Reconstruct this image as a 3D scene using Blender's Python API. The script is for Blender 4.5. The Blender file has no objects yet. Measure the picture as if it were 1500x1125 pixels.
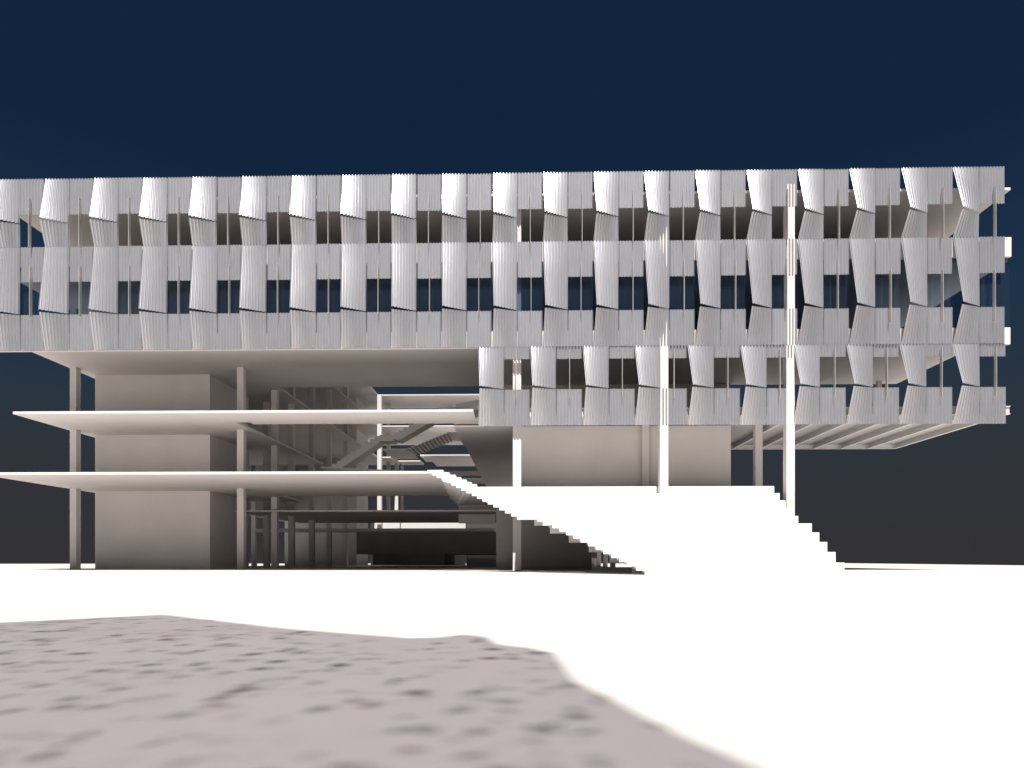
import bpy, bmesh, math, random
from mathutils import Vector
random.seed(7)
S = bpy.context.scene
C = S.collection
R = math.radians

# ------------------------------------------------------------------ camera
F, HOR, EYE, DIST = 914.0, 822.0, 0.57, 37.0
YAW = math.atan(19.0 / F)
cy, sy = math.cos(YAW), math.sin(YAW)
cam_d = bpy.data.cameras.new('camera')
cam = bpy.data.objects.new('camera', cam_d); C.objects.link(cam)
cam_d.sensor_width = 36.0
cam_d.lens = F / 1500 * 36.0
cam_d.shift_y = (HOR - 562.5) / 1500.0
cam_d.clip_end = 3000
cam.location = (0, -DIST, EYE)
cam.rotation_euler = (R(90), 0, YAW)
S.camera = cam
S.render.resolution_x, S.render.resolution_y = 1500, 1125

def at_t(px, t):
    """plan position of the photograph's column px at depth t along the view"""
    a = (px - 750) / F
    return t * (-sy + a * cy), t * (cy + a * sy) - DIST

def z_of(rel):
    return rel + 0.53

# ------------------------------------------------------------------ materials
def new_mat(name):
    m = bpy.data.materials.new(name); m.use_nodes = True
    nt = m.node_tree
    return m, nt, nt.nodes['Principled BSDF']

def nd(nt, t, **kw):
    n = nt.nodes.new(t)
    for k, v in kw.items():
        setattr(n, k, v)
    return n

def ramp(nt, fac, stops):
    r = nd(nt, 'ShaderNodeValToRGB')
    el = r.color_ramp.elements
    while len(el) < len(stops): el.new(0.5)
    for e, (p, c) in zip(el, stops):
        e.position = p; e.color = c if len(c) == 4 else (*c, 1)
    nt.links.new(fac, r.inputs[0])
    return r

def plaster(name, c0, c1, rough=0.75, scale=0.6):
    m, nt, b = new_mat(name)
    tc = nd(nt, 'ShaderNodeTexCoord')
    n = nd(nt, 'ShaderNodeTexNoise'); n.inputs['Scale'].default_value = scale; n.inputs['Detail'].default_value = 5
    nt.links.new(tc.outputs['Object'], n.inputs['Vector'])
    r = ramp(nt, n.outputs['Fac'], [(0.3, c0), (0.7, c1)])
    nt.links.new(r.outputs[0], b.inputs['Base Color'])
    n2 = nd(nt, 'ShaderNodeTexNoise'); n2.inputs['Scale'].default_value = 35; n2.inputs['Detail'].default_value = 3
    nt.links.new(tc.outputs['Object'], n2.inputs['Vector'])
    bp = nd(nt, 'ShaderNodeBump'); bp.inputs['Strength'].default_value = 0.06; bp.inputs['Distance'].default_value = 0.01
    nt.links.new(n2.outputs['Fac'], bp.inputs['Height'])
    nt.links.new(bp.outputs[0], b.inputs['Normal'])
    b.inputs['Roughness'].default_value = rough
    b.inputs['Specular IOR Level'].default_value = 0.25
    return m

M = {}
M['white'] = plaster('white_plaster', (0.645, 0.612, 0.588), (0.695, 0.66, 0.635))
M['step'] = plaster('white_concrete', (0.77, 0.75, 0.73), (0.83, 0.81, 0.79), 0.8, 1.5)
M['steel'] = plaster('white_painted_steel', (0.76, 0.74, 0.72), (0.80, 0.785, 0.77), 0.5, 2.0)
M['fin'] = plaster('beige_painted_steel', (0.40, 0.385, 0.37), (0.45, 0.435, 0.42), 0.5, 2.0)
M['dark'] = plaster('dark_and_shade_render', (0.26, 0.245, 0.235), (0.31, 0.295, 0.285))  # colour of the dark box; on the lower wall it paints in shade

# corrugated metal
m, nt, b = new_mat('corrugated_metal')
tc = nd(nt, 'ShaderNodeTexCoord'); oi = nd(nt, 'ShaderNodeObjectInfo')
add = nd(nt, 'ShaderNodeVectorMath', operation='ADD')
nt.links.new(tc.outputs['Object'], add.inputs[0]); nt.links.new(oi.outputs['Location'], add.inputs[1])
mp = nd(nt, 'ShaderNodeMapping'); mp.inputs['Scale'].default_value = (1.6, 1.6, 0.7)
nt.links.new(add.outputs[0], mp.inputs['Vector'])
n = nd(nt, 'ShaderNodeTexNoise'); n.inputs['Scale'].default_value = 1.0; n.inputs['Detail'].default_value = 3
nt.links.new(mp.outputs[0], n.inputs['Vector'])
r = ramp(nt, n.outputs['Fac'], [(0.3, (0.575, 0.577, 0.605)), (0.7, (0.60, 0.602, 0.63))])
hs = nd(nt, 'ShaderNodeHueSaturation')
mr = nd(nt, 'ShaderNodeMapRange'); mr.inputs['To Min'].default_value = 0.95; mr.inputs['To Max'].default_value = 1.05
nt.links.new(oi.outputs['Random'], mr.inputs['Value']); nt.links.new(mr.outputs[0], hs.inputs['Value'])
nt.links.new(r.outputs[0], hs.inputs['Color'])
nt.links.new(hs.outputs[0], b.inputs['Base Color'])
r2 = ramp(nt, n.outputs['Fac'], [(0.25, (0.28,) * 3), (0.75, (0.295,) * 3)])
nt.links.new(r2.outputs[0], b.inputs['Roughness'])
b.inputs['Metallic'].default_value = 0.70
M['metal'] = m

# glazing
m, nt, b = new_mat('tinted_glass')
nt.nodes.remove(b)
tr = nd(nt, 'ShaderNodeBsdfTransparent'); tr.inputs[0].default_value = (0.62, 0.68, 0.75, 1)
gl = nd(nt, 'ShaderNodeBsdfGlossy'); gl.inputs['Roughness'].default_value = 0.03; gl.inputs[0].default_value = (0.9, 0.95, 1, 1)
lw = nd(nt, 'ShaderNodeLayerWeight'); lw.inputs[0].default_value = 0.5
fr = nd(nt, 'ShaderNodeMapRange'); fr.inputs['To Min'].default_value = 0.05; fr.inputs['To Max'].default_value = 0.45
pw = nd(nt, 'ShaderNodeMath', operation='POWER'); pw.inputs[1].default_value = 3.0
nt.links.new(lw.outputs['Facing'], pw.inputs[0]); nt.links.new(pw.outputs[0], fr.inputs['Value'])
mx = nd(nt, 'ShaderNodeMixShader')
nt.links.new(fr.outputs[0], mx.inputs[0]); nt.links.new(tr.outputs[0], mx.inputs[1]); nt.links.new(gl.outputs[0], mx.inputs[2])
df = nd(nt, 'ShaderNodeBsdfDiffuse'); df.inputs[0].default_value = (0.006, 0.010, 0.016, 1)
ad = nd(nt, 'ShaderNodeAddShader')
nt.links.new(mx.outputs[0], ad.inputs[0]); nt.links.new(df.outputs[0], ad.inputs[1])
nt.links.new(ad.outputs[0], nt.nodes['Material Output'].inputs[0])
M['glass'] = m

# ground: pale screed with faint tonal mottling
m, nt, b = new_mat('pale_screed')
tc = nd(nt, 'ShaderNodeTexCoord')
big = nd(nt, 'ShaderNodeTexNoise'); big.inputs['Scale'].default_value = 0.35; big.inputs['Detail'].default_value = 4
nt.links.new(tc.outputs['Object'], big.inputs['Vector'])
base = ramp(nt, big.outputs['Fac'], [(0.3, (0.515, 0.485, 0.463)), (0.7, (0.55, 0.52, 0.50))])
nt.links.new(base.outputs[0], b.inputs['Base Color'])
b.inputs['Roughness'].default_value = 0.85; b.inputs['Specular IOR Level'].default_value = 0.15
M['ground'] = m

# translucent film of the added shade caster; its spots mottle the shadow
m, nt, b = new_mat('caster_film')
nt.nodes.remove(b)
tr = nd(nt, 'ShaderNodeBsdfTransparent')
tc = nd(nt, 'ShaderNodeTexCoord'); n = nd(nt, 'ShaderNodeTexNoise'); n.inputs['Scale'].default_value = 0.5
nt.links.new(tc.outputs['Object'], n.inputs['Vector'])
CASTER_TRANS = 0.42
r = ramp(nt, n.outputs['Fac'], [(0.3, (CASTER_TRANS * .95, CASTER_TRANS * .91, CASTER_TRANS * .98)), (0.7, (CASTER_TRANS * .99, CASTER_TRANS * .95, CASTER_TRANS * 1.02))])
sxy = nd(nt, 'ShaderNodeVectorMath', operation='MULTIPLY'); sxy.inputs[1].default_value = (1, 1, 0)
nt.links.new(tc.outputs['Object'], sxy.inputs[0])
dn = nd(nt, 'ShaderNodeTexNoise'); dn.inputs['Scale'].default_value = 7.0; dn.inputs['Detail'].default_value = 2
nt.links.new(sxy.outputs[0], dn.inputs['Vector'])
va = nd(nt, 'ShaderNodeVectorMath', operation='MULTIPLY_ADD'); va.inputs[1].default_value = (0.12, 0.12, 0.0)
nt.links.new(dn.outputs['Color'], va.inputs[0]); nt.links.new(sxy.outputs[0], va.inputs[2])
def shadow_spots(scale, rad, cut):
    v = nd(nt, 'ShaderNodeTexVoronoi'); v.voronoi_dimensions = '2D'; v.inputs['Scale'].default_value = scale
    nt.links.new(va.outputs[0], v.inputs['Vector'])
    sx = nd(nt, 'ShaderNodeSeparateColor'); nt.links.new(v.outputs['Color'], sx.inputs[0])
    g_ = nd(nt, 'ShaderNodeMapRange'); g_.inputs['From Min'].default_value = cut; g_.inputs['To Max'].default_value = rad
    nt.links.new(sx.outputs[0], g_.inputs['Value'])
    lt = nd(nt, 'ShaderNodeMath', operation='LESS_THAN')
    nt.links.new(v.outputs['Distance'], lt.inputs[0]); nt.links.new(g_.outputs[0], lt.inputs[1])
    den = nd(nt, 'ShaderNodeMapRange'); den.inputs['To Min'].default_value = 0.35; den.inputs['To Max'].default_value = 1.0
    nt.links.new(sx.outputs[1], den.inputs['Value'])
    ml = nd(nt, 'ShaderNodeMath', operation='MULTIPLY')
    nt.links.new(lt.outputs[0], ml.inputs[0]); nt.links.new(den.outputs[0], ml.inputs[1])
    return ml
l1 = shadow_spots(7.5, 0.46, 0.64); l2 = shadow_spots(11.0, 0.48, 0.74)  # dark spots added only to mottle the shade on the ground
mxm = nd(nt, 'ShaderNodeMath', operation='MAXIMUM')
nt.links.new(l1.outputs[0], mxm.inputs[0]); nt.links.new(l2.outputs[0], mxm.inputs[1])
cl = nd(nt, 'ShaderNodeTexNoise'); cl.inputs['Scale'].default_value = 1.1; cl.inputs['Detail'].default_value = 1
nt.links.new(sxy.outputs[0], cl.inputs['Vector'])
cg = nd(nt, 'ShaderNodeMapRange'); cg.inputs['From Min'].default_value = 0.28; cg.inputs['From Max'].default_value = 0.46
nt.links.new(cl.outputs['Fac'], cg.inputs['Value'])
cm = nd(nt, 'ShaderNodeMath', operation='MULTIPLY')
nt.links.new(mxm.outputs[0], cm.inputs[0]); nt.links.new(cg.outputs[0], cm.inputs[1])
mixc = nd(nt, 'ShaderNodeMix', data_type='RGBA')
nt.links.new(cm.outputs[0], mixc.inputs[0]); nt.links.new(r.outputs[0], mixc.inputs[6])
mixc.inputs[7].default_value = (0.0, 0.0, 0.0, 1)
nt.links.new(mixc.outputs[2], tr.inputs[0])
df = nd(nt, 'ShaderNodeBsdfDiffuse'); df.inputs[0].default_value = (0.3, 0.3, 0.3, 1)
ad = nd(nt, 'ShaderNodeAddShader')
nt.links.new(tr.outputs[0], ad.inputs[0]); nt.links.new(df.outputs[0], ad.inputs[1])
nt.links.new(ad.outputs[0], nt.nodes['Material Output'].inputs[0])
M['caster'] = m

# fritted glass of the courtyard roof
m, nt, b = new_mat('fritted_glass')
nt.nodes.remove(b)
tr = nd(nt, 'ShaderNodeBsdfTransparent'); tr.inputs[0].default_value = (0.28, 0.28, 0.28, 1)
df = nd(nt, 'ShaderNodeBsdfDiffuse'); df.inputs[0].default_value = (0.4, 0.4, 0.4, 1)
ad = nd(nt, 'ShaderNodeAddShader')
nt.links.new(tr.outputs[0], ad.inputs[0]); nt.links.new(df.outputs[0], ad.inputs[1])
nt.links.new(ad.outputs[0], nt.nodes['Material Output'].inputs[0])
M['frit'] = m

# ------------------------------------------------------------------ helpers
def add_prism(bm, poly, z0, z1):
    lo = [bm.verts.new((x, y, z0)) for x, y in poly]
    hi = [bm.verts.new((x, y, z1)) for x, y in poly]
    n = len(poly)
    for i in range(n):
        bm.faces.new((lo[i], lo[(i + 1) % n], hi[(i + 1) % n], hi[i]))
    bm.faces.new(hi); bm.faces.new(list(reversed(lo)))

def add_box(bm, x0, x1, y0, y1, z0, z1):
    add_prism(bm, [(x0, y0), (x1, y0), (x1, y1), (x0, y1)], z0, z1)

def add_bar(bm, p, q, w=0.1, d=0.1):
    p, q = Vector(p), Vector(q)
    ax = (q - p).normalized()
    up = Vector((0, 1, 0)) if abs(ax.y) < 0.9 else Vector((0, 0, 1))
    s = ax.cross(up).normalized() * w / 2; u = ax.cross(s).normalized() * d / 2
    A = [bm.verts.new(p + s * a + u * b_) for a, b_ in ((-1, -1), (1, -1), (1, 1), (-1, 1))]
    B = [bm.verts.new(q + s * a + u * b_) for a, b_ in ((-1, -1), (1, -1), (1, 1), (-1, 1))]
    for i in range(4):
        bm.faces.new((A[i], A[(i + 1) % 4], B[(i + 1) % 4], B[i]))
    bm.faces.new(A); bm.faces.new(B)

def obj(name, bm, mat, parent=None, smooth=False, bevel=0.0):
    bmesh.ops.recalc_face_normals(bm, faces=bm.faces)
    me = bpy.data.meshes.new(name); bm.to_mesh(me); bm.free()
    me.materials.append(mat)
    if smooth:
        for p in me.polygons: p.use_smooth = True
    o = bpy.data.objects.new(name, me); C.objects.link(o)
    if parent: o.parent = parent
    if bevel:
        bv = o.modifiers.new('bevel', 'BEVEL'); bv.width = bevel; bv.segments = 1; bv.limit_method = 'ANGLE'
    return o

def empty(name, loc=(0, 0, 0), parent=None, label=None, cat=None, group=None):
    o = bpy.data.objects.new(name, None); C.objects.link(o); o.location = loc
    if parent: o.parent = parent
    if label: o['label'] = label
    if cat: o['category'] = cat
    if group: o['group'] = group
    return o

def box_obj(name, mat, parent, *b6, bevel=0.006):
    bm = bmesh.new(); add_box(bm, *b6)
    return obj(name, bm, mat, parent, bevel=bevel)

# ------------------------------------------------------------------ setting
def ground_pt(px, y):
    return at_t(px, EYE * F / (y - HOR))
g = [(-300, -500), (300, -500)]
x, y = ground_pt(1500, 828.2); x2, y2 = ground_pt(1240, 825.0)
dx, dy = x - x2, y - y2
g.append((x + dx * 3.0, y + dy * 3.0))
g[1] = (420, -500)
g += [(x2, y2), ground_pt(0, 825.9)]
dx, dy = g[-1][0] - x2, g[-1][1] - y2
g.append((x2 + dx * 3, y2 + dy * 3))
g[0] = (g[-1][0] - 100, -500)
bm = bmesh.new(); bm.faces.new([bm.verts.new((a, b_, 0)) for a, b_ in g])
gr = obj('ground', bm, M['ground']); gr['kind'] = 'structure'
gr['label'] = 'bare white forecourt around the building, shaded in the near part'

# ------------------------------------------------------------------ building
bld = empty('office_building', (0, 0, 0),
            label='white multi-storey building wrapped in folded corrugated metal panels over open floors', cat='building')
XL, XR = -31.95, 28.4
def slab(poly, rel, th=0.16, name='floor_slab', label=None):
    bm = bmesh.new(); add_prism(bm, poly, z_of(rel), z_of(rel + th))
    o = obj(name, bm, M['white'], bld, bevel=0.008)
    if label: o['label'] = label
    return o
XW = -19.25                                     # inner edge of the side wing
def u_plan(y_front, y_back_bar, y_court, y_far, x_far):
    return [(XL, y_front), (XR, y_front), (XR, y_back_bar), (XW, y_back_bar), (XW, y_court), (x_far, y_court), (x_far, y_far), (XL, y_far)]
slab(u_plan(0.10, 11.3, 44.5, 51.5, 10), 21.75, name='roof_slab')
slab(u_plan(0.30, 11.3, 44.5, 57.5, 10), 17.67)
slab(u_plan(0.32, 11.3, 44.5, 50.5, -17.6), 13.59)
cr = slab([(XW + .02, 11.32), (10, 11.32), (10, 34.3), (XW + .02, 34.3)], 22.0, name='court_roof')
cr.data.materials[0] = M['frit']
# upper terrace slab, courtyard void behind the strip
XU = -4.77
slab([(XL, 1.27), (XU + 1.6, 1.27), (XU + 1.6, 3.2), (9, 3.2), (9, 46), (XU, 46), (XU, 4.5), (-18.2, 4.5), (-18.2, 3.9), (XW + .1, 3.9), (XW + .1, 22.0), (XL, 22.0)], 9.215)
# lower terrace slab
slab([(XL, -0.83), (-5.73, -0.83), (-4.95, 0.6), (-5.8, 11.4), (XW, 11.4), (XW + .1, 15.8), (XL, 15.8)], 5.12)
slab([(-3.0, 0.74), (14.92, 0.74), (14.92, 11.4), (-5.1, 11.4), (-4.9, 9.0)], 4.39, 0.15)
# mezzanine and the thin slab behind it
slab([(-22.84, 11.6), (-0.3, 11.6), (-0.3, 26.0), (-22.84, 26.0)], 3.92, 0.12)
slab([(-27.9, 26.3), (-3.2, 26.3), (-3.2, 27.8), (-27.9, 27.8)], 3.05, 0.33)
# back range at the third level (behind the court) and bridges
slab([(-13.5, 43.0), (8, 43.0), (8, 48.0), (-6.6, 48.0), (-6.6, 52), (-12.6, 52), (-12.6, 48.0), (-13.5, 48.0)], 13.60, 0.15)
slab([(-9.0, 27.6), (XU - .01, 27.6), (XU - .01, 29.9), (-9.0, 29.9)], 9.215, name='bridge')
slab([(-9.0, 33.0), (XU - .01, 33.0), (XU - .01, 36.6), (-9.0, 36.6)], 9.215, name='bridge')
slab([(-19.1, 21.0), (-11.4, 24.0), (-11.4, 25.0), (-19.1, 23.2)], 8.75, 0.14, name='bridge')

# cores
box_obj('core_wall', M['white'], bld, -31.3, -22.85, 7.8, 14.2, 0.0, z_of(21.75) - .002, bevel=0)
box_obj('core_wall', M['white'], bld, -31.9, -22.3, 45.2, 51.2, 0.0, z_of(21.75) - .002, bevel=0)
# walls under the projecting block
box_obj('wall', M['white'], bld, -0.6, 13.5, 4.2, 4.5, z_of(4.54) + .002, z_of(8.95))
box_obj('wall', M['dark'], bld, -1.9, 4.4, 4.25, 4.5, 0.0, z_of(4.39) - .002)  # shade under the stair is put into this wall's colour
box_obj('wall', M['white'], bld, 13.6, 15.2, 9.4, 9.7, z_of(4.54) + .002, z_of(8.95))
x0, _ = at_t(672, 52); x1, _ = at_t(708, 52)
box_obj('wall', M['white'], bld, x0, x1 + 1, 14.8, 15.1, z_of(3.2), z_of(4.95))
# sunlit court wall, hanging dark volume, low wall
box_obj('court_wall', M['white'], bld, -20.3, -7.8, 44.7, 45.0, 0.0, z_of(5.9))
box_obj('court_wall', M['white'], bld, -9.5, 4.0, 51.0, 51.3, 2.2, z_of(5.9))
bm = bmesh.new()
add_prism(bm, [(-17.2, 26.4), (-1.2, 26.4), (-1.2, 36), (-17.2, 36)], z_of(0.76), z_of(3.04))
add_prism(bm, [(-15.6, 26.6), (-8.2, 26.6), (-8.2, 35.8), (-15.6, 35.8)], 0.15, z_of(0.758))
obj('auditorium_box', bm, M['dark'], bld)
box_obj('low_wall', M['white'], bld, -7.0, 9.0, 37.4, 37.7, 0.0, 0.95)

# columns
def column(px, t, z0, z1, w=0.46, x=None, y=None):
    X, Y = at_t(px, t)
    if x is not None: X, Y = x, y
    return box_obj('column', M['white'], bld, X, X + w, Y, Y + w, z0, z1)
top = z_of(21.75)
column(102.1, 43.6, 0, top - .003)
column(347, 43.6, 0, top - .003)
column(397, 49.4, 0, top - .003)
column(422, 53.7, 0, top - .003)
column(452.2, 58.7, 0, top - .003)
column(478, 64, 0, top - .003)
column(503, 70.5, 0, top - .003)
column(385.3, 53.0, 0, top - .003)
column(368, 68.0, 0, top - .003)
column(552.5, 81.2, 0, top - .003, 0.55)
column(566, 86.0, 0, top - .003)
column(578, 86.0, 0, z_of(13.5)); column(587, 88.0, 0, z_of(13.5), 0.3)
column(751.2, 37.42, 0, top - .003, 0.5)
column(966.8, 36.83, 0, z_of(22.2), 0.49)
column(1152, 36.66, 0, z_of(22.2), 0.49)
column(1106.7, 40.5, z_of(4.545), z_of(8.95))
column(940.8, 40.75, z_of(4.545), z_of(8.95), 0.45)
for X, Y in ((8.0, 21.5), (8.0, 27.0), (8.0, 32.6)):
    column(0, 0, 0, z_of(9.2), x=X, y=Y)
column(0, 0, z_of(9.12), z_of(13.59) - .003, 0.3, x=26.6, y=10.6)
column(0, 0, z_of(9.12), z_of(13.59) - .003, 0.3, x=22.0, y=10.6)
bm = bmesh.new(); add_bar(bm, (22.3, 10.75, z_of(13.2)), (24.4, 10.75, z_of(9.4)), 0.16, 0.16)
add_bar(bm, (22.0, 10.75, z_of(13.2)), (19.9, 10.75, z_of(9.4)), 0.16, 0.16)
obj('brace', bm, M['steel'], bld)

# rear wall of the two upper storeys and of the projecting block
box_obj('rear_wall', M['white'], bld, XW, XR - .1, 11.0, 11.25, z_of(13.75) + .002, z_of(17.67) - .002, bevel=0)
box_obj('rear_wall', M['white'], bld, XW, XR - .1, 11.0, 11.25, z_of(17.83) + .002, z_of(21.75) - .002, bevel=0)
box_obj('rear_wall', M['white'], bld, -2.5, 15.7, 11.0, 11.25, z_of(9.12) + .002, z_of(13.59) - .002, bevel=0)
box_obj('side_wall', M['white'], bld, XL + .05, XL + .25, 15.85, 45.1, z_of(5.3), z_of(13.58), bevel=0)
# added unseen dark layers on the floors, cutting bounce onto the soffits
M['bounce_absorber'] = plaster('dark_absorber', (0.035, 0.034, 0.034), (0.05, 0.048, 0.048), 0.95, 3.0)
for za, xa, xb in ((17.83, XL + .3, XR - .1), (13.75, XL + .3, XR - .1), (9.12, -2.4, XR - .2)):
    box_obj('bounce_absorber', M['bounce_absorber'], bld, xa, xb, 0.45, 10.95, z_of(za) + .001, z_of(za) + .012, bevel=0)
# fascia bands behind the metal screen
box_obj('fascia', M['white'], bld, XL, 28.46, 0.105, 0.26, z_of(17.86), z_of(19.0))
box_obj('fascia', M['white'], bld, XL, 28.40, 0.105, 0.26, z_of(12.73), z_of(13.72))
# glazing of the middle storey
gb = bmesh.new(); add_box(gb, XL, 28.5, 0.29, 0.295, z_of(13.76), z_of(17.85))
gw = obj('glazing', gb, M['glass'], bld)
# floor and beams of the projecting block
slab([(-2.7, 0.4), (XR - .05, 0.4), (XR - .05, 11.25), (XU + .02, 11.25), (XU + .02, 4.6), (-2.7, 4.6)], 9.0, 0.12)
def i_beam(axis, a0, a1, c, z0, z1, w=0.2, tf=0.03, tw=0.03):
    bm = bmesh.new()
    for (lo, hi, hw) in ((z0, z0 + tf, w / 2), (z0 + tf, z1 - tf, tw / 2), (z1 - tf, z1, w / 2)):
        if axis == 'x': add_box(bm, a0, a1, c - hw, c + hw, lo, hi)
        else: add_box(bm, c - hw, c + hw, a0, a1, lo, hi)
    return obj('beam', bm, M['steel'], bld)
i_beam('x', -2.7, 28.46, 0.28, z_of(8.66), z_of(9.14))
i_beam('x', 15.5, XR - .06, 11.35, z_of(8.64), z_of(8.99), 0.14)
for k in range(7):
    i_beam('y', 0.40, 11.27, 28.30 - 2.05 * k, z_of(8.64), z_of(8.998), 0.2)

# ------------------------------------------------------------------ corrugated screen
def sheet_mesh(name, tl, tr_, br, bl, nu=8, nv=1, amp=0.036):
    """corrugated sheet over four corners (top left, top right, bottom right, bottom left)"""
    tl, tr_, br, bl = map(Vector, (tl, tr_, br, bl))
    bm = bmesh.new(); per = 12; N = nu * per
    grid = []
    for j in range(nv + 1):
        v = j / nv; row = []
        for i in range(N + 1):
            u = i / N
            a = tl.lerp(tr_, u); b_ = bl.lerp(br, u)
            p = a.lerp(b_, v)
            du = (tr_ - tl).lerp(br - bl, v); dv = b_ - a
            nrm = du.cross(dv).normalized()
            if nrm.y > 0: nrm = -nrm
            row.append(bm.verts.new(p + nrm * amp * rib(u * nu)))
        grid.append(row)
    for j in range(nv):
        for i in range(N):
            bm.faces.new((grid[j][i], grid[j + 1][i], grid[j + 1][i + 1], grid[j][i + 1]))
    me = bpy.data.meshes.new(name); bm.to_mesh(me); bm.free()
    me.materials.append(M['metal'])
    for p in me.polygons: p.use_smooth = True
    return me

def rib(q):
    f = q % 1.0                                  # broad crest, narrower valley
    d = min(f, 1 - f) / 0.5                      # 0 in the valley, 1 on the crest
    x_ = max(0.0, min(1.0, (d - 0.10) / 0.62))
    return 2 * (x_ * x_ * (3 - 2 * x_)) - 1
OUT, INS, HALF = 0.65, 0.15, 1.5
def band_meshes(width, z_top, z_flat, z_fold, z_sill, z_bot, flat_sill):
    h = width / 2
    d = {}
    d['folded_panel'] = sheet_mesh('folded_panel', (0, 0, z_top), (h - .01, 0, z_top), (h - .01, 0, z_fold - .03), (INS, -OUT, z_fold), nv=8)
    d['flat_panel'] = sheet_mesh('flat_panel', (h + .01, 0, z_top), (width - .04, 0, z_top), (width - .04, 0, z_flat), (h + .01, 0, z_flat))
    d['folded_sill_panel'] = sheet_mesh('folded_sill_panel', (INS - .02, -OUT + .075, z_sill - .06), (h - .012, 0.02, z_sill), (h - .012, 0.02, z_bot + .005), (0, 0.02, z_bot + .005), nv=8)
    if flat_sill:
        d['flat_sill_panel'] = sheet_mesh('flat_sill_panel', (h + .012, 0.02, z_sill), (width - .03, 0.02, z_sill), (width - .03, 0.02, z_bot + .005), (h + .012, 0.02, z_bot + .005))
    return d

def fin_mesh(zt, zb):
    bm = bmesh.new(); add_box(bm, -0.012, 0.012, -0.245, -0.03, zb, zt)
    bmesh.ops.recalc_face_normals(bm, faces=bm.faces)
    me = bpy.data.meshes.new('shading_fin'); bm.to_mesh(me); bm.free(); me.materials.append(M['fin']); return me

def make_bay(meshes, fin):
    root = empty('facade_bay', (0, 0, 0), bld)
    for k, me in meshes.items():
        o = bpy.data.objects.new(k, me); C.objects.link(o); o.parent = root
        s = o.modifiers.new('gauge', 'SOLIDIFY'); s.thickness = 0.008; s.offset = 0; s.use_rim = False
    f = bpy.data.objects.new('shading_fin', fin); C.objects.link(f); f.parent = root; f.location.x = 2.27
    return root

def copy_bay(src):
    r_ = src.copy(); C.objects.link(r_); r_.parent = bld
    for ch in src.children:
        c = ch.copy(); C.objects.link(c); c.parent = r_
    return r_

bands = [
    (band_meshes(3.0, z_of(23.06), z_of(20.9), z_of(20.42), z_of(20.36), z_of(18.98), False), fin_mesh(z_of(21.8), z_of(18.86)), [-28.95 + 3 * k for k in range(-2, 19)]),
    (band_meshes(3.0, z_of(18.97), z_of(16.86), z_of(14.95), z_of(14.88), z_of(12.75), True), fin_mesh(z_of(17.72), z_of(14.7)), [-28.95 + 3 * k for k in range(-2, 19)]),
    (band_meshes(3.09, z_of(12.74), z_of(12.02), z_of(10.28), z_of(10.22), z_of(8.07), True), fin_mesh(z_of(12.5), z_of(9.65)), [-2.76 + 3.09 * k for k in range(10)]),
]
for bi, (meshes, fin, xs) in enumerate(bands):
    proto = make_bay(meshes, fin)
    for k, X in enumerate(xs):
        b_ = proto if k == 0 else copy_bay(proto)
        b_.location = (X + random.uniform(-.015, .015), random.uniform(-.015, .01), random.uniform(-.008, .008))
        for ch in b_.children:
            n_ = ch.name.split('.')[0]
            if n_ == 'shading_fin':
                ch.location = (2.27 + random.uniform(-.05, .05), 0, 0)
                if bi == 1 and k >= len(xs) - 3: ch.location.z = -0.7
            elif n_ in ('flat_panel', 'folded_panel'):
                ch.location = (random.uniform(-.012, .012), random.choice((0, 0, 0.03, 0.05)) if n_ == 'flat_panel' else 0, 0)

# ------------------------------------------------------------------ outdoor staircase
stair = empty('outdoor_staircase', (5, -3, 0),
              label='broad white outdoor staircase with terraced seating climbing to the lower terrace', cat='staircase')
inv = Vector((-5, 3, 0))
def add_step(bm, xl, xr, y0, y1, z1, rise, th=0.10):
    add_box(bm, xl + inv.x, xr + inv.x, y0 + inv.y, y1 + inv.y, z1 - th, z1)
    add_box(bm, xl + inv.x, xr + inv.x, y0 + inv.y, y0 + th + inv.y, z1 - rise, z1 - th)
Z0 = z_of(5.28)
# flight of small steps running diagonally off the terrace
px_left = [627, 634.2, 640.8, 648, 655, 662, 669.2, 676.5, 684, 692, 699.4, 707, 715, 723.2, 731.7, 740, 748.9, 757.4,
           789.9, 799.1, 808.9, 818.9, 828.9, 839.3, 849.7, 860.7, 871.6, 882.6, 894, 905.7, 917, 930, 942.7]
px_right = [650, 659, 668, 676, 684, 691, 699]
N = 33; rise = Z0 / N
bm = bmesh.new()
t = 37.0 - 0.83
for k in range(N):
    px = px_left[k]
    run = 1.25 if k == 17 else 0.285
    tn = t - run
    xl = at_t(px, t)[0]
    # riser k drops from the level above to the tread below; its left end is where the photograph shows the step
    xr = at_t(px_right[k], t)[0] if k < 7 else xl + 3.4 + 0.02 * k
    yf = at_t(px, t)[1]
    z1 = Z0 - rise * k
    yb = yf + run + 0.12 if k else yf + 0.25
    add_step(bm, xl, xr, yf - .29, yb, z1 - .001 * (k % 2), rise, 0.09)
    t = tn
obj('flight', bm, M['step'], stair)
# terraced seating, parallel to the facade, its left end cut on the diagonal
bm = bmesh.new()
ZP = z_of(4.54); rs = ZP / 10
tt = 37.35
for j in range(10):
    z1 = ZP - rs * j
    if j: tt -= 1.6 if j == 5 else 0.82
    yy = at_t(1180, tt)[1]
    pxy = HOR - (z1 - EYE) * F / tt
    pxl = 702 if j == 0 else 627 + (pxy - 694) * 2.12 + 25
    xl = at_t(pxl, tt)[0]
    depth = 0.4 if j == 0 else 1.75 if j == 5 else 0.96
    add_step(bm, xl, 14.92, yy - (0 if j else .02), yy + depth - (.2 if j == 0 else 0), z1 - .003, rs, 0.14)
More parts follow.
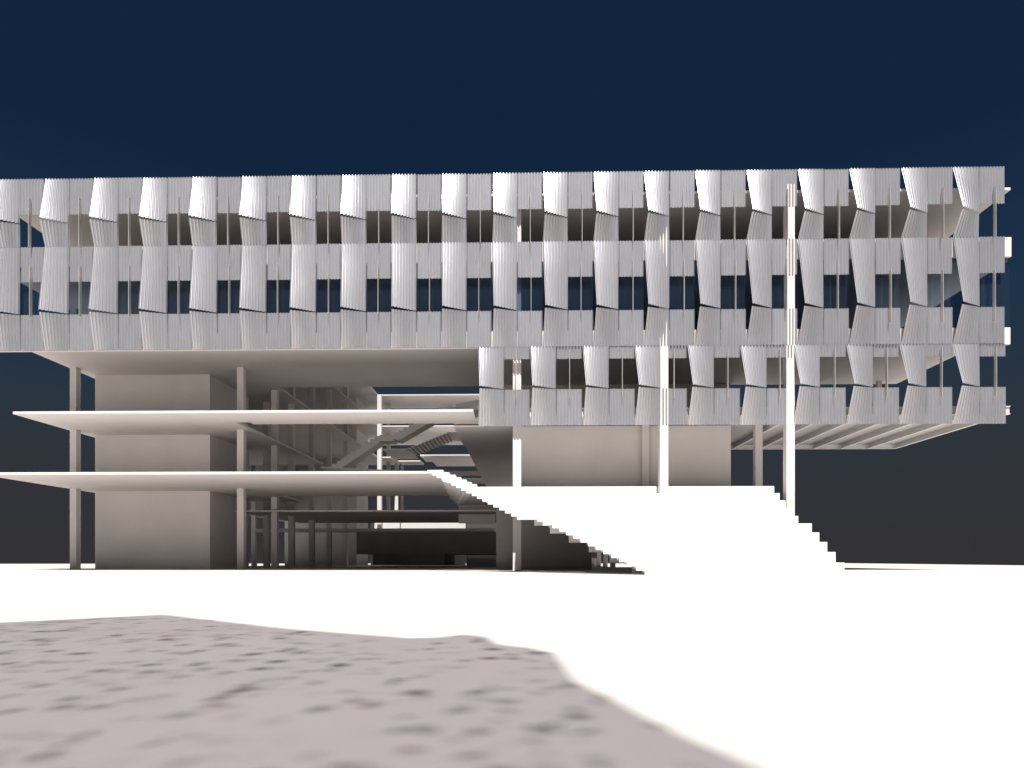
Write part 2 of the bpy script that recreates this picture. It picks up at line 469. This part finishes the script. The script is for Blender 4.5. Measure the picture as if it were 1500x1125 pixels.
# short run of steps from the terrace down to the platform
for i in range(4):
    z1 = Z0 - (Z0 - ZP) / 5 * (i + 1)
    xa, xb = -4.95 + .48 * i, -5.8 + .18 * i
    add_prism(bm, [(xa + inv.x, .62 + inv.y), (xa + .6 + inv.x, .62 + inv.y), (xb + .3 + inv.x, 11.38 + inv.y), (xb + inv.x + .01, 11.38 + inv.y)], z1 - .3, z1)
obj('seating_steps', bm, M['step'], stair)

# ------------------------------------------------------------------ stairs in the court
def flight_bm(bm, x0, x1, z0, z1, y0, y1, n, soffit, solid=True):
    """straight flight along x: sawtooth profile; soffit = waist depth (0 gives a stepped underside)"""
    run = (x1 - x0) / n; rise_ = (z1 - z0) / n
    if solid:
        pts = []
        for i in range(n):
            pts.append((x0 + run * i, z0 + rise_ * i)); pts.append((x0 + run * i, z0 + rise_ * (i + 1)))
        pts.append((x1, z1)); pts.append((x1, z1 - soffit)); pts.append((x0 + run, z0 - soffit * .6)); pts.append((x0, z0 - soffit * .4))
        A = [bm.verts.new((a, y0, c)) for a, c in pts]; B = [bm.verts.new((a, y1, c)) for a, c in pts]
        nn = len(pts)
        for i in range(nn):
            bm.faces.new((A[i], A[(i + 1) % nn], B[(i + 1) % nn], B[i]))
        bm.faces.new(A); bm.faces.new(list(reversed(B)))
    else:
        for i in range(n):
            add_box(bm, x0 + run * i, x0 + run * (i + 1) + .05, y0, y1, z0 + rise_ * (i + 1) - .08, z0 + rise_ * (i + 1))
            add_box(bm, x0 + run * i, x0 + run * i + .05, y0, y1, z0 + rise_ * i - .08, z0 + rise_ * (i + 1) - .081)

s1 = empty('court_staircase', (0, 0, 0), label='long straight solid-sided white stair rising across the courtyard opening', cat='staircase', group='stairs in the courtyard')
def XT(px, t): return at_t(px, t)[0]
T1 = 60.0; Y1 = at_t(560, T1)[1]
zr = lambda y, t: EYE + (HOR - y) * t / F
bm = bmesh.new(); flight_bm(bm, XT(486, T1), XT(556, T1), zr(684, T1), zr(638.5, T1), Y1, Y1 + 1.8, 10, 0.62); obj('flight', bm, M['white'], s1)
bm = bmesh.new(); add_box(bm, XT(556, T1), XT(577, T1), Y1, Y1 + 1.8, zr(646, T1), zr(637, T1)); obj('landing', bm, M['white'], s1)
bm = bmesh.new(); flight_bm(bm, XT(577, T1), XT(650, T1), zr(638.5, T1), zr(597, T1), Y1, Y1 + 1.8, 10, 0.72); obj('flight', bm, M['white'], s1)
bm = bmesh.new(); add_box(bm, XT(650, T1), XT(712, T1), Y1, Y1 + 2.6, zr(601, T1), zr(597, T1)); add_box(bm, XT(656, T1), XT(662, T1), Y1 + .2, Y1 + .8, zr(597, T1), zr(594, T1)); obj('landing', bm, M['white'], s1)
bm = bmesh.new(); add_bar(bm, (XT(668, T1), Y1 + .05, zr(596, T1)), (XT(715, T1), Y1 + .05, zr(588, T1)), .5, .1); obj('parapet', bm, M['white'], s1)

s2 = empty('court_staircase', (0, 0, 0), label='wide white stair with stepped underside rising from a landing beyond the long stair', cat='staircase', group='stairs in the courtyard')
T2 = 70.0; Y2 = at_t(630, T2)[1]
bm = bmesh.new(); add_box(bm, XT(560.5, T2), XT(598, T2), Y2, Y2 + 6.2, zr(659, T2), zr(657, T2)); add_box(bm, XT(560.5, T2), XT(598, T2), Y2 + 8.1, Y2 + 11.0, zr(659, T2), zr(657, T2)); add_box(bm, XT(560.5, T2), XT(560.5, T2) + .12, Y2 + 6.2, Y2 + 8.1, zr(659, T2), zr(657, T2)); obj('landing', bm, M['white'], s2)
bm = bmesh.new(); flight_bm(bm, XT(597, T2), XT(660, T2), zr(658, T2), zr(633, T2), Y2, Y2 + 4.6, 12, 0.0, solid=False); obj('flight', bm, M['white'], s2)
bm = bmesh.new(); add_box(bm, XT(660, T2) + .06, XT(690, T2), Y2, Y2 + 4.6, zr(635, T2), zr(633, T2)); obj('landing', bm, M['white'], s2)

# ------------------------------------------------------------------ light
SUN = Vector((0.06, -0.55, 1.0)).normalized()      # towards the sun
sl = bpy.data.lights.new('sun', 'SUN'); so = bpy.data.objects.new('sun', sl); C.objects.link(so)
sl.energy = 5.0; sl.angle = R(0.5); sl.color = (1.0, 0.96, 0.925)
so.rotation_euler = SUN.to_track_quat('Z', 'Y').to_euler()

w = bpy.data.worlds.new('World'); S.world = w; w.use_nodes = True
nt = w.node_tree; bg = nt.nodes['Background']
tc = nd(nt, 'ShaderNodeTexCoord'); sp = nd(nt, 'ShaderNodeSeparateXYZ')
nt.links.new(tc.outputs['Generated'], sp.inputs[0])
EXPO = 0.7
k = 1 / 2 ** EXPO
def c8(r_, g_, b_):
    f = lambda v: ((v / 255 + .055) / 1.055) ** 2.4 * k
    return (f(r_), f(g_), f(b_), 1)
rp = ramp(nt, sp.outputs[2], [(0.0, c8(51, 50, 53)), (0.10, c8(49, 51, 56)), (0.20, c8(42, 53, 63)), (0.33, c8(30, 50, 72)), (0.50, c8(18, 37, 63)), (0.70, c8(17, 36, 61))])
nt.links.new(rp.outputs[0], bg.inputs[0]); bg.inputs[1].default_value = 1.0

# ------------------------------------------------------------------ shade sail added out of view behind the viewer, cut to cast the forecourt shade
HS = 10.5
def lift(p, h):
    return Vector((p[0] + SUN.x / SUN.z * h, p[1] + SUN.y / SUN.z * h, h))
edge = [ground_pt(-260, 922), ground_pt(0, 912), ground_pt(240, 900.5), ground_pt(420, 921), ground_pt(600, 935), ground_pt(640, 934), ground_pt(682, 929.5), ground_pt(712, 933), ground_pt(730, 944), ground_pt(780, 950), ground_pt(812, 957), ground_pt(826, 978), ground_pt(845, 1000), ground_pt(890, 1020),
        ground_pt(937, 1046), ground_pt(1015, 1085), ground_pt(1110, 1125), ground_pt(1500, 1330)]
edge += [(edge[-1][0] + .6, -41.5), (-9, -41.5)]
caster = empty('added_shade_caster', lift((0, -39), HS) * 1.0, label='added unseen translucent spotted panel on masts, shaped to cast the foreground shade', cat='shade sail')
caster.location.z = 0
bm = bmesh.new()
pts = [lift(p, HS) - Vector(caster.location) for p in edge]
lo = [bm.verts.new(p) for p in pts]
bm.faces.new(lo)
bmesh.ops.triangulate(bm, faces=bm.faces)
obj('caster_panel', bm, M['caster'], caster)
for (dx, dy) in ((-9.2, 4.3), (1.8, 3.4), (3.0, -2.8), (-9.4, -2.8)):
    pass
cen = sum(pts, Vector()) / len(pts)
n_ = len(pts)
for idx in (0, n_ - 3, n_ - 2, n_ - 1):
    p = pts[idx]; q = p + (p - cen).normalized() * 0.3
    foot = Vector((q.x, q.y, 0)) + Vector(((p - cen).x, (p - cen).y, 0)).normalized() * .8
    bm = bmesh.new(); add_bar(bm, foot, (q.x, q.y, HS + .4), .16, .16); obj('caster_mast', bm, M['steel'], caster)
    bm = bmesh.new(); add_bar(bm, p, (q.x, q.y, HS + .02), .03, .03); obj('caster_cable', bm, M['steel'], caster)

# ------------------------------------------------------------------ render settings
S.render.engine = 'CYCLES'
S.cycles.max_bounces = 10; S.cycles.diffuse_bounces = 2; S.cycles.glossy_bounces = 4
S.cycles.transparent_max_bounces = 16
S.cycles.use_denoising = True
S.cycles.sample_clamp_indirect = 4.0
S.view_settings.view_transform = 'Standard'
S.view_settings.look = 'None'
S.view_settings.exposure = EXPO
S.view_settings.gamma = 1.0
